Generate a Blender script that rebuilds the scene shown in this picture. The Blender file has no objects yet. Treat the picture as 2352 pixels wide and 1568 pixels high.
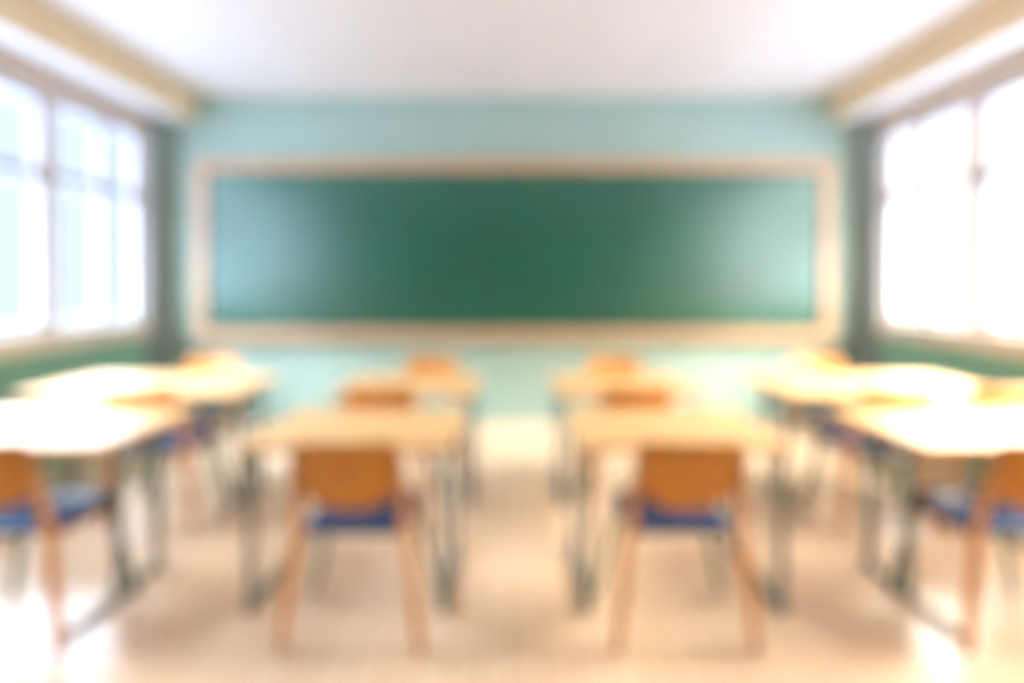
import bpy, bmesh, math, random
from mathutils import Vector, Matrix
random.seed(7)
S = bpy.context.scene
C = S.collection
PI = math.pi

# ------------------------------------------------------------------ camera
EYE = 1.43
cam_d = bpy.data.cameras.new('camera')
cam = bpy.data.objects.new('camera', cam_d); C.objects.link(cam)
cam.location = (0, 0, EYE); cam.rotation_euler = (PI/2, 0, 0)
cam_d.sensor_width = 36.0
cam_d.lens = 1150/2352*36
cam_d.shift_x = -3/2352
cam_d.shift_y = -(784-648)/2352
cam_d.clip_start = 0.01
cam_d.dof.use_dof = True              # the photograph is focused just before the lens
cam_d.dof.focus_distance = 0.15
cam_d.dof.aperture_fstop = 2.0
S.camera = cam

# ------------------------------------------------------------------ sky, exposure
S.view_settings.view_transform = 'Standard'
S.view_settings.look = 'None'
S.view_settings.gamma = 1
S.view_settings.use_curve_mapping = False
S.view_settings.exposure = 0.0
SKY_LOW, SKY_BACK, SKY_HIGH = 1.06, 10.0, 65.0
w = bpy.data.worlds.new('sky'); S.world = w; w.use_nodes = True
nt = w.node_tree; nt.nodes.clear()
tc = nt.nodes.new('ShaderNodeTexCoord'); sp = nt.nodes.new('ShaderNodeSeparateXYZ')
rp = nt.nodes.new('ShaderNodeValToRGB'); mr = nt.nodes.new('ShaderNodeMapRange')
bg = nt.nodes.new('ShaderNodeBackground'); out = nt.nodes.new('ShaderNodeOutputWorld')
mr.inputs['From Min'].default_value = -1; mr.inputs['From Max'].default_value = 1
rp.color_ramp.elements[0].position = 0.25; rp.color_ramp.elements[0].color = (0.88, 1.0, 1.20, 1)
rp.color_ramp.elements[1].position = 0.75; rp.color_ramp.elements[1].color = (1.56, 1.45, 1.30, 1)
L = nt.links.new
L(tc.outputs['Generated'], sp.inputs[0]); L(sp.outputs['X'], mr.inputs['Value'])
L(mr.outputs['Result'], rp.inputs[0]); L(rp.outputs['Color'], bg.inputs['Color'])
mz = nt.nodes.new('ShaderNodeMapRange')                 # thin overcast: pale haze near the horizon, bright high up
mz.interpolation_type = 'SMOOTHSTEP'
mz.inputs['From Min'].default_value = 0.24; mz.inputs['From Max'].default_value = 0.56
mz.inputs['To Min'].default_value = SKY_LOW; mz.inputs['To Max'].default_value = SKY_HIGH
my = nt.nodes.new('ShaderNodeMapRange')                 # sky behind the camera made brighter to add sheen on the board
my.interpolation_type = 'SMOOTHSTEP'
my.inputs['From Min'].default_value = 0.0; my.inputs['From Max'].default_value = -0.6
my.inputs['To Min'].default_value = SKY_LOW; my.inputs['To Max'].default_value = SKY_BACK
L(sp.outputs['Y'], my.inputs['Value']); L(my.outputs['Result'], mz.inputs['To Min'])
L(sp.outputs['Z'], mz.inputs['Value']); L(mz.outputs['Result'], bg.inputs['Strength'])
L(bg.outputs[0], out.inputs[0])

# ------------------------------------------------------------------ materials
def srgb(r, g, b):
    f = lambda c: ((c/255)/12.92 if c/255 <= 0.04045 else ((c/255+0.055)/1.055)**2.4)
    return (f(r), f(g), f(b), 1)
def mat(name, rgb, rough=0.6, metal=0.0, vary=0.0, scale=(1, 1, 1), nscale=8, bump=0.0, spec=0.5):
    m = bpy.data.materials.new(name); m.use_nodes = True
    n = m.node_tree; p = n.nodes['Principled BSDF']
    c = srgb(*rgb)
    p.inputs['Base Color'].default_value = c
    p.inputs['Roughness'].default_value = rough
    p.inputs['Metallic'].default_value = metal
    p.inputs['Specular IOR Level'].default_value = spec
    if vary:
        t = n.nodes.new('ShaderNodeTexCoord'); mp = n.nodes.new('ShaderNodeMapping')
        nz = n.nodes.new('ShaderNodeTexNoise'); cr = n.nodes.new('ShaderNodeValToRGB')
        mp.inputs['Scale'].default_value = scale
        nz.inputs['Scale'].default_value = nscale; nz.inputs['Detail'].default_value = 5
        d = [max(0, k*(1-vary)) for k in c[:3]] + [1]; b = [min(1, k*(1+vary)) for k in c[:3]] + [1]
        cr.color_ramp.elements[0].position = 0.3; cr.color_ramp.elements[0].color = d
        cr.color_ramp.elements[1].position = 0.7; cr.color_ramp.elements[1].color = b
        l = n.links.new
        l(t.outputs['Object'], mp.inputs[0]); l(mp.outputs[0], nz.inputs['Vector'])
        l(nz.outputs['Fac'], cr.inputs[0]); l(cr.outputs['Color'], p.inputs['Base Color'])
        if bump:
            bn = n.nodes.new('ShaderNodeBump'); bn.inputs['Strength'].default_value = bump
            bn.inputs['Distance'].default_value = 0.002
            l(nz.outputs['Fac'], bn.inputs['Height']); l(bn.outputs[0], p.inputs['Normal'])
    return m
def planks(name, a, b, gap, rough, width=0.12, length=1.6, spec=0.5):
    m = bpy.data.materials.new(name); m.use_nodes = True
    n = m.node_tree; p = n.nodes['Principled BSDF']; l = n.links.new
    p.inputs['Roughness'].default_value = rough
    p.inputs['Specular IOR Level'].default_value = spec
    t = n.nodes.new('ShaderNodeTexCoord'); mp = n.nodes.new('ShaderNodeMapping')
    mp.inputs['Rotation'].default_value = (0, 0, PI/2)
    br = n.nodes.new('ShaderNodeTexBrick')
    br.inputs['Color1'].default_value = srgb(*a); br.inputs['Color2'].default_value = srgb(*b)
    br.inputs['Mortar'].default_value = srgb(*gap)
    br.inputs['Scale'].default_value = 1; br.inputs['Mortar Size'].default_value = 0.003
    br.inputs['Brick Width'].default_value = length; br.inputs['Row Height'].default_value = width
    nz = n.nodes.new('ShaderNodeTexNoise'); mp2 = n.nodes.new('ShaderNodeMapping')
    mp2.inputs['Scale'].default_value = (18, 1.2, 1); nz.inputs['Scale'].default_value = 3; nz.inputs['Detail'].default_value = 6
    mx = n.nodes.new('ShaderNodeMix'); mx.data_type = 'RGBA'; mx.blend_type = 'MULTIPLY'
    cr = n.nodes.new('ShaderNodeValToRGB')
    cr.color_ramp.elements[0].color = (0.86, 0.84, 0.82, 1); cr.color_ramp.elements[1].color = (1, 1, 1, 1)
    l(t.outputs['Object'], mp.inputs[0]); l(mp.outputs[0], br.inputs['Vector'])
    l(t.outputs['Object'], mp2.inputs[0]); l(mp2.outputs[0], nz.inputs['Vector']); l(nz.outputs['Fac'], cr.inputs[0])
    mx.inputs[0].default_value = 0.8
    l(br.outputs['Color'], mx.inputs[6]); l(cr.outputs['Color'], mx.inputs[7]); l(mx.outputs[2], p.inputs['Base Color'])
    return m
def glass(name):
    m = bpy.data.materials.new(name); m.use_nodes = True
    n = m.node_tree; n.nodes.clear(); l = n.links.new
    tr = n.nodes.new('ShaderNodeBsdfTransparent'); gl = n.nodes.new('ShaderNodeBsdfGlossy')
    tr.inputs[0].default_value = (0.96, 0.98, 1.0, 1); gl.inputs['Roughness'].default_value = 0.02
    lw = n.nodes.new('ShaderNodeLayerWeight'); fr = n.nodes.new('ShaderNodeMath'); fr.operation = 'POWER'; fr.inputs[1].default_value = 9
    lw.inputs[0].default_value = 0.5; l(lw.outputs['Facing'], fr.inputs[0])
    mx = n.nodes.new('ShaderNodeMixShader'); o = n.nodes.new('ShaderNodeOutputMaterial')
    l(fr.outputs[0], mx.inputs[0]); l(tr.outputs[0], mx.inputs[1]); l(gl.outputs[0], mx.inputs[2]); l(mx.outputs[0], o.inputs[0])
    return m
M = dict(
    floor=planks('floor_planks', (248, 216, 178), (244, 210, 170), (204, 166, 130), 0.30),
    ceiling=planks('ceiling_boards', (230, 222, 212), (225, 217, 207), (206, 197, 186), 0.7, 0.6, 20),
    wall=mat('mint_wall_paint', (154, 178, 164), 0.65, vary=0.03, nscale=3),
    side=mat('green_wall_paint', (134, 186, 168), 0.65, vary=0.03, nscale=3),
    rear=mat('cream_wall_paint', (226, 218, 206), 0.7, vary=0.03, nscale=3),
    corner=mat('grey_post_paint', (134, 146, 146), 0.6, vary=0.03, nscale=3),
    surround=mat('beige_surround_paint', (202, 188, 176), 0.65, vary=0.03, nscale=3),
    ceilpaint=mat('white_soffit_paint', (238, 236, 234), 0.7, vary=0.03, nscale=3),
    soffit=mat('tan_fascia_paint', (232, 210, 172), 0.7, vary=0.03, nscale=3),
    frame=mat('window_frame_paint', (172, 168, 168), 0.5, vary=0.02),
    sill=mat('sill_wood', (240, 226, 214), 0.5, vary=0.08, scale=(8, 1, 8)),
    yard=mat('yard_concrete', (84, 98, 120), 0.9, vary=0.05, nscale=0.5),
    glass=glass('window_glass'),
    board=mat('green_board_enamel', (0, 84, 66), 0.35, vary=0.08, nscale=1.5, spec=0.95),
    bframe=mat('board_frame_wood', (186, 152, 118), 0.5, vary=0.08, scale=(1, 8, 8)),
    top=mat('honey_desk_laminate', (246, 198, 136), 0.30, vary=0.06, scale=(1, 10, 10), nscale=4),
    edge=mat('desk_edge_beech', (226, 172, 112), 0.45, vary=0.06, nscale=6),
    steel=mat('grey_green_steel', (116, 130, 124), 0.4, metal=0.0, vary=0.04),
    cap=mat('dark_rubber', (70, 70, 68), 0.7, vary=0.05),
    ply=mat('ochre_plywood', (226, 148, 54), 0.38, vary=0.10, scale=(1.2, 9, 9), nscale=5),
    legwood=mat('orange_beech', (232, 164, 98), 0.42, vary=0.08, scale=(9, 9, 1), nscale=5),
    seat=mat('navy_seat', (42, 70, 106), 0.25, vary=0.08, nscale=30),
    fleg=mat('green_chair_tube', (84, 120, 92), 0.4, vary=0.05),
)

# ------------------------------------------------------------------ mesh helpers
def box(bm, x0, x1, y0, y1, z0, z1):
    v = [bm.verts.new((x, y, z)) for z in (z0, z1) for x, y in ((x0, y0), (x1, y0), (x1, y1), (x0, y1))]
    for f in ((3, 2, 1, 0), (4, 5, 6, 7), (0, 1, 5, 4), (1, 2, 6, 5), (2, 3, 7, 6), (3, 0, 4, 7)):
        bm.faces.new([v[i] for i in f])
def bevel(bm, r, seg=2):
    bmesh.ops.bevel(bm, geom=list(bm.edges), offset=r, segments=seg, affect='EDGES', profile=0.5, clamp_overlap=True)
def tube(bm, pts, rad, n=12):
    """a round bar through pts; rad is one radius or one per point"""
    pts = [Vector(p) for p in pts]
    rad = [rad]*len(pts) if not isinstance(rad, (list, tuple)) else rad
    rings = []; nrm = None
    for i, p in enumerate(pts):
        t = (pts[min(i+1, len(pts)-1)] - pts[max(i-1, 0)]).normalized()
        if nrm is None: nrm = t.orthogonal().normalized()
        nrm = (nrm - t*nrm.dot(t)).normalized()
        b = t.cross(nrm)
        rings.append([bm.verts.new(p + rad[i]*(math.cos(2*PI*k/n)*nrm + math.sin(2*PI*k/n)*b)) for k in range(n)])
    for a, b in zip(rings, rings[1:]):
        for k in range(n):
            bm.faces.new((a[k], a[(k+1) % n], b[(k+1) % n], b[k]))
    bm.faces.new(rings[0][::-1]); bm.faces.new(rings[-1])
def obj(name, bm, m, parent=None, smooth=False):
    bmesh.ops.recalc_face_normals(bm, faces=bm.faces)
    me = bpy.data.meshes.new(name); bm.to_mesh(me); bm.free()
    me.materials.append(m)
    if smooth:
        for p in me.polygons: p.use_smooth = True
    o = bpy.data.objects.new(name, me); C.objects.link(o)
    if parent: o.parent = parent
    return o
def tag(o, label, cat, group=None):
    o['label'] = label; o['category'] = cat
    if group: o['group'] = group
    return o
def struct(o, label, cat):
    o['kind'] = 'structure'; o['label'] = label; o['category'] = cat; return o
def empty(name, loc, rz=0):
    o = bpy.data.objects.new(name, None); C.objects.link(o); o.location = loc; o.rotation_euler = (0, 0, rz); return o
def boxes(name, m, parent, *bs, bev=0):
    bm = bmesh.new()
    for b in bs: box(bm, *b)
    if bev: bevel(bm, bev)
    return obj(name, bm, m, parent)

# ------------------------------------------------------------------ the room
HW, YB, YR, H = 3.58, 5.14, -4.2, 3.34      # half width, board wall, wall behind the camera, height
T = 0.15
SOF_W, SOF_Z = 0.31, 3.07
WT, WB = 2.87, 1.06                         # window head and sill
WY1 = 4.86
struct(boxes('floor', M['floor'], None, (-HW-T, HW+T, YR-T, YB+T, -0.12, 0)), 'light tan wooden plank floor of the classroom', 'floor')
struct(boxes('ceiling', M['ceiling'], None, (-HW-T, HW+T, YR-T, YB+T, H, H+0.15)), 'white boarded ceiling above the classroom', 'ceiling')
struct(boxes('wall_back', M['wall'], None, (-HW-T, HW+T, YB, YB+T, 0, H)), 'pale mint green wall behind the chalkboard', 'wall')
struct(boxes('wall_front', M['rear'], None, (-HW-T, HW+T, YR-T, YR, 0, H)), 'cream wall behind the viewpoint', 'wall')
units = [(3.92, WY1), (2.68, 3.88), (1.54, 2.64)]
n_win = 0
for sgn, side in ((-1, 'left'), (1, 'right')):
    X = lambda a: sgn*a
    def sb(a0, a1): return (min(sgn*a0, sgn*a1), max(sgn*a0, sgn*a1))
    y_end = units[-1][0]
    struct(boxes('wall_'+side, M['side'], None, (*sb(HW, HW+T), YR, YB, 0, WB)),
           'green painted wall below the window row on the %s' % side, 'wall')
    struct(boxes('trim_%d' % (7 if sgn < 0 else 8), M['surround'], None,
           (*sb(HW, HW+T), YR, YB, WT, H), (*sb(HW, HW+T), WY1, YB, WB, WT), (*sb(HW, HW+T), YR, y_end, WB, WT),
           *[(*sb(HW, HW+T), units[k+1][1], units[k][0], WB, WT) for k in range(len(units)-1)]),
           'beige surround and piers of the window row on the %s' % side, 'window surround')
    sof = boxes('trim_%d' % (1 if sgn < 0 else 2), M['ceilpaint'], None, (*sb(HW-SOF_W+0.02, HW), YR, YB, SOF_Z, H))
    struct(sof, 'boxed soffit with tan fascia running above the %s windows' % side, 'soffit')
    boxes('fascia_board', M['soffit'], sof, (*sb(HW-SOF_W, HW-SOF_W+0.02), YR, YB, SOF_Z, H))
    struct(boxes('trim_%d' % (3 if sgn < 0 else 4), M['corner'], None, (*sb(HW-0.035, HW), WY1+0.02, YB, 0, SOF_Z), bev=0.004),
           'grey corner post between chalkboard wall and %s windows' % side, 'post')
    struct(boxes('trim_%d' % (5 if sgn < 0 else 6), M['sill'], None, (*sb(HW-0.05, HW), YR, WY1, WB-0.15, WB-0.005), bev=0.004),
           'pale wooden sill board below the %s windows' % side, 'window sill')
    for k, (y0, y1) in enumerate(units):
        n_win += 1
        a0, a1 = HW+0.05, HW+0.12
        e = empty('window_%d' % n_win, (0, 0, 0))
        struct(e, 'tall %s window with transom, %s from the chalkboard wall' % (side, ('first', 'second', 'third', 'fourth', 'fifth', 'sixth')[k]), 'window')
        fw = 0.045
        boxes('window_frame', M['frame'], e, (*sb(a0, a1), y0, y0+fw, WB, WT), (*sb(a0, a1), y1-fw, y1, WB, WT),
                   (*sb(a0, a1), y0+fw, y1-fw, WB, WB+fw), (*sb(a0, a1), y0+fw, y1-fw, WT-fw, WT), bev=0.004)
        ym = (y0+y1)/2 + 0.05
        boxes('mullion', M['frame'], e, (*sb(a0, a1), ym-0.03, ym+0.03, WB+fw, WT-fw), bev=0.004)
        boxes('transom', M['frame'], e, (*sb(a0-0.01, a1+0.01), y0+fw, ym-0.03, 2.22, 2.30), (*sb(a0-0.01, a1+0.01), ym+0.03, y1-fw, 2.22, 2.30), bev=0.004)
        am = HW+0.085
        for (p0, p1) in ((y0+fw, ym-0.03), (ym+0.03, y1-fw)):
            for (q0, q1) in ((WB+fw, 2.22), (2.30, WT-fw)):
                boxes('pane', M['glass'], e, (*sb(am-0.003, am+0.003), p0, p1, q0, q1))
for sgn, side, n in ((-1, 'left', 9), (1, 'right', 10)):  # unseen slabs added outside to cut steep sky light through the windows
    x0, x1 = sorted((sgn*(HW+T), sgn*(HW+T+1.65)))
    struct(boxes('trim_%d' % n, M['surround'], None, (x0, x1, YR-T, YB+1.0, 3.62, 3.74)), 'added unseen eave outside above the %s windows' % side, 'blocker')
struct(boxes('baseboard_back', M['wall'], None, (-HW+0.036, HW-0.036, YB-0.015, YB, 0, 0.09), bev=0.004), 'mint baseboard under the chalkboard wall', 'baseboard')
struct(boxes('ground', M['yard'], None, (-60, 60, -60, 60, -4.3, -4.2)), 'pale concrete yard outside the windows', 'ground')

# ------------------------------------------------------------------ chalkboard
cb = empty('chalkboard', (0.01, YB, 0))
tag(cb, 'long green chalkboard in a tan wooden frame on the mint wall', 'chalkboard')
bx0, bx1, bz0, bz1, fr_ = -3.13, 3.13, 0.96, 2.56, 0.12
boxes('writing_surface', M['board'], cb, (bx0, bx1, -0.03, -0.002, bz0, bz1))
boxes('top_rail', M['bframe'], cb, (bx0-fr_, bx1+fr_, -0.06, -0.002, bz1, bz1+fr_), bev=0.006)
boxes('chalk_ledge', M['bframe'], cb, (bx0-fr_, bx1+fr_, -0.06, -0.002, bz0-fr_, bz0), (bx0-fr_, bx1+fr_, -0.10, -0.06, bz0-fr_, bz0-fr_+0.03), bev=0.005)
for s in (-1, 1):
    x0, x1 = (bx0-fr_, bx0) if s < 0 else (bx1, bx1+fr_)
    boxes('side_rail', M['bframe'], cb, (x0, x1, -0.06, -0.002, bz0, bz1), bev=0.006)

# ------------------------------------------------------------------ desks
DZ, DD = 0.735, 0.64
def make_desk(width, lo):
    """origin at the middle of the front edge on the floor; lo = distances of the leg pair behind the front edge"""
    t = empty('school_desk', (0, 0, 0))
    bm = bmesh.new(); box(bm, -width/2, width/2, 0, DD, DZ-0.028, DZ); bevel(bm, 0.006)
    obj('tabletop', bm, M['top'], t)
    bm = bmesh.new(); box(bm, -width/2+0.01, width/2-0.01, 0.012, DD-0.012, DZ-0.036, DZ-0.0285)
    obj('underside_board', bm, M['edge'], t)
    for s in (-1, 1):
        x = s*(width/2-0.035)
        for d in lo:
            bm = bmesh.new(); box(bm, x-0.0145, x+0.0145, d-0.016, d+0.016, 0.034, DZ-0.037); bevel(bm, 0.006)
            obj('leg', bm, M['steel'], t)
        bm = bmesh.new(); box(bm, x-0.016, x+0.016, lo[0]-0.25 if lo[1] < 0.4 else lo[0]-0.03, lo[1]+0.03, 0.006, 0.034); bevel(bm, 0.008)
        f = obj('foot_rail', bm, M['steel'], t)
        for d in (lo[0]-0.21 if lo[1] < 0.4 else lo[0], lo[1]+0.02):
            boxes('glide', M['cap'], f, (x-0.015, x+0.015, d-0.015, d+0.015, 0, 0.0065))
    bm = bmesh.new(); box(bm, -width/2+0.055, width/2-0.055, lo[1]-0.012, lo[1]+0.012, DZ-0.12, DZ-0.037)
    obj('apron', bm, M['steel'], t)
    return t
def copy_tree(o, parent=None):
    c = o.copy(); C.objects.link(c)
    if parent: c.parent = parent
    for ch in list(o.children): copy_tree(ch, c)
    return c
ROW1, ROW2 = 2.13, 3.15
small = make_desk(0.91, (0.045, 0.56))
wide = make_desk(1.40, (0.13, 0.38))
used = set()
def place(proto, x, y, rz, label, cat, group):
    o = proto if proto.name not in used else copy_tree(proto)
    used.add(proto.name)
    o.location = (x, y, 0); o.rotation_euler = (0, 0, rz)
    return tag(o, label, cat, group)
gd = 'honey coloured school desks'
place(small, -0.72, ROW1, 0, 'narrow honey wood desk of the nearest row, left of the centre aisle', 'desk', gd)
place(small,  0.745, ROW1, 0, 'narrow honey wood desk of the nearest row, right of the centre aisle', 'desk', gd)
place(small, -0.70, ROW2, 0, 'narrow honey wood desk nearer the chalkboard, left of the centre aisle', 'desk', gd)
place(small,  0.74, ROW2, 0, 'narrow honey wood desk nearer the chalkboard, right of the centre aisle', 'desk', gd)
place(wide, -2.45, ROW1, 0, 'wide shiny desk of the nearest row beside the left windows', 'desk', gd)
place(wide,  2.45, ROW1, 0, 'wide shiny desk of the nearest row beside the right windows', 'desk', gd)
place(wide, -2.45, ROW2, 0, 'wide shiny desk nearer the chalkboard beside the left windows', 'desk', gd)
place(wide,  2.45, ROW2, 0, 'wide shiny desk nearer the chalkboard beside the right windows', 'desk', gd)

# ------------------------------------------------------------------ chairs
def make_chair():
    """faces +Y; origin on the floor under the backrest"""
    t = empty('school_chair', (0, 0, 0))
    lean = lambda z: -0.20*(z-0.44) if z > 0.44 else 0.0
    # seat: a rounded pad
    def outline(hw, y0, y1, r, n=6):
        pts = []
        for cx, cy, a0 in ((hw-r, y1-r, 0), (-hw+r, y1-r, PI/2), (-hw+r*0.6, y0+r*0.6, PI), (hw-r*0.6, y0+r*0.6, 1.5*PI)):
            rr = r if cy > (y0+y1)/2 else r*0.6
            for k in range(n+1):
                a = a0 + PI/2*k/n
                pts.append((cx+rr*math.cos(a), cy+rr*math.sin(a)))
        return pts
    bm = bmesh.new()
    rings = []
    for inset, z in ((0.012, 0.425), (0, 0.433), (0, 0.452), (0.006, 0.460), (0.03, 0.463)):
        rings.append([bm.verts.new((x, y, z + 0.012*max(0, (0.12-y))*2)) for x, y in outline(0.215-inset, 0.03+inset, 0.41-inset, 0.07)])
    for a, b in zip(rings, rings[1:]):
        for k in range(len(a)): bm.faces.new((a[k], a[(k+1) % len(a)], b[(k+1) % len(a)], b[k]))
    bm.faces.new(rings[0][::-1]); bm.faces.new(rings[-1])
    obj('seat', bm, M['seat'], t, True)
    # backrest: bent plywood with rounded top corners and a sagging lower edge
    bm = bmesh.new(); NU, NV = 28, 8
    grid = {}
    for side in (0, 1):
        for i in range(NU+1):
            u = -1 + 2*i/NU
            a = abs(u)
            ztop = 0.835 - 0.045*max(0, (a-0.82)/0.18)**2.2
            zbot = 0.565 + 0.10*a**3 + 0.03*max(0, (a-0.85)/0.15)**2
            for j in range(NV+1):
                v = j/NV; z = zbot + (ztop-zbot)*v
                y = lean(z) - 0.035*(1-u*u) + 0.012 + (0.014 if side else 0) + 0.006*math.cos(PI*v)
                grid[side, i, j] = bm.verts.new((0.205*u, y, z))
    for i in range(NU):
        for j in range(NV):
            for s in (0, 1):
                bm.faces.new([grid[s, i, j], grid[s, i+1, j], grid[s, i+1, j+1], grid[s, i, j+1]])
    for i in range(NU):
        for j in (0, NV):
            bm.faces.new([grid[0, i, j], grid[0, i+1, j], grid[1, i+1, j], grid[1, i, j]])
    for j in range(NV):
        for i in (0, NU):
            bm.faces.new([grid[0, i, j], grid[0, i, j+1], grid[1, i, j+1], grid[1, i, j]])
    bk = obj('backrest', bm, M['ply'], t, True)
    for s in (-1, 1):
        for z in (0.70, 0.78):
            bm = bmesh.new(); tube(bm, [(s*0.188, lean(z)-0.024, z), (s*0.188, lean(z)-0.014, z)], 0.006, 10)
            obj('rivet', bm, M['steel'], bk, True)
    for s in (-1, 1):
        bm = bmesh.new()
        tube(bm, [(s*0.196, lean(0.81)+0.006, 0.81), (s*0.205, lean(0.62)+0.006, 0.62), (s*0.213, 0.003, 0.46), (s*0.228, 0.0, 0.36), (s*0.25, -0.005, 0.18), (s*0.268, -0.012, 0.008)],
             [0.013, 0.017, 0.020, 0.021, 0.020, 0.017], 14)
        o = obj('rear_leg', bm, M['legwood'], t, True); o['label'] = 'orange wooden rear leg running up to the backrest'
        bm = bmesh.new(); tube(bm, [(s*0.268, -0.012, 0), (s*0.268, -0.012, 0.0085)], 0.016, 12); obj('glide', bm, M['cap'], o)
        bm = bmesh.new()
        tube(bm, [(s*0.185, 0.33, 0.424), (s*0.215, 0.34, 0.30), (s*0.25, 0.352, 0.15), (s*0.284, 0.36, 0.008)], [0.016, 0.016, 0.015, 0.013], 14)
        o = obj('front_leg', bm, M['fleg'], t, True); o['label'] = 'slim green front leg'
        bm = bmesh.new(); tube(bm, [(s*0.284, 0.36, 0), (s*0.284, 0.36, 0.0085)], 0.0135, 12); obj('glide', bm, M['cap'], o)
        bm = bmesh.new(); box(bm, s*0.185-0.012, s*0.185+0.012, 0.06, 0.34, 0.398, 0.4255); bevel(bm, 0.004)
        obj('seat_rail', bm, M['legwood'], t)
    return t
chair = make_chair()
gc = 'wooden school chairs'
def ch(x, y, back, label): place(chair, x, y, PI if back else 0, label, 'chair', gc)
R1, R2, RF = 1.945, 2.905, 3.87
ch(-0.63, R1, 0, 'ochre backed chair with navy seat at nearest desk left of the aisle')
ch( 0.67, R1, 0, 'ochre backed chair with blue seat at nearest desk right of the aisle')
ch(-2.02, R1, 0, 'ochre backed chair cut by the left picture edge at wide window desk')
ch( 2.02, R1, 0, 'ochre backed chair cut by the right picture edge at wide window desk')
ch(-0.76, R2, 0, 'brown backed chair between the two narrow desks left of the aisle')
ch( 0.70, R2, 0, 'brown backed chair between the two narrow desks right of the aisle')
ch(-2.11, R2, 0, 'brown backed chair between the two wide desks by the left windows')
ch( 2.17, R2, 0, 'aisle side one of two brown chairs between wide desks by right windows')
ch( 2.785, R2, 0, 'window side one of two brown chairs between wide desks by right windows')
ch(-0.64, RF, 1, 'bright orange chair on the chalkboard side of narrow desk left of the aisle')
ch( 0.79, RF, 1, 'bright orange chair on the chalkboard side of narrow desk right of the aisle')
ch(-2.36, RF, 1, 'bright orange chair on the chalkboard side of wide desk by left windows')
ch( 2.37, RF, 1, 'bright orange chair on the chalkboard side of wide desk by right windows')
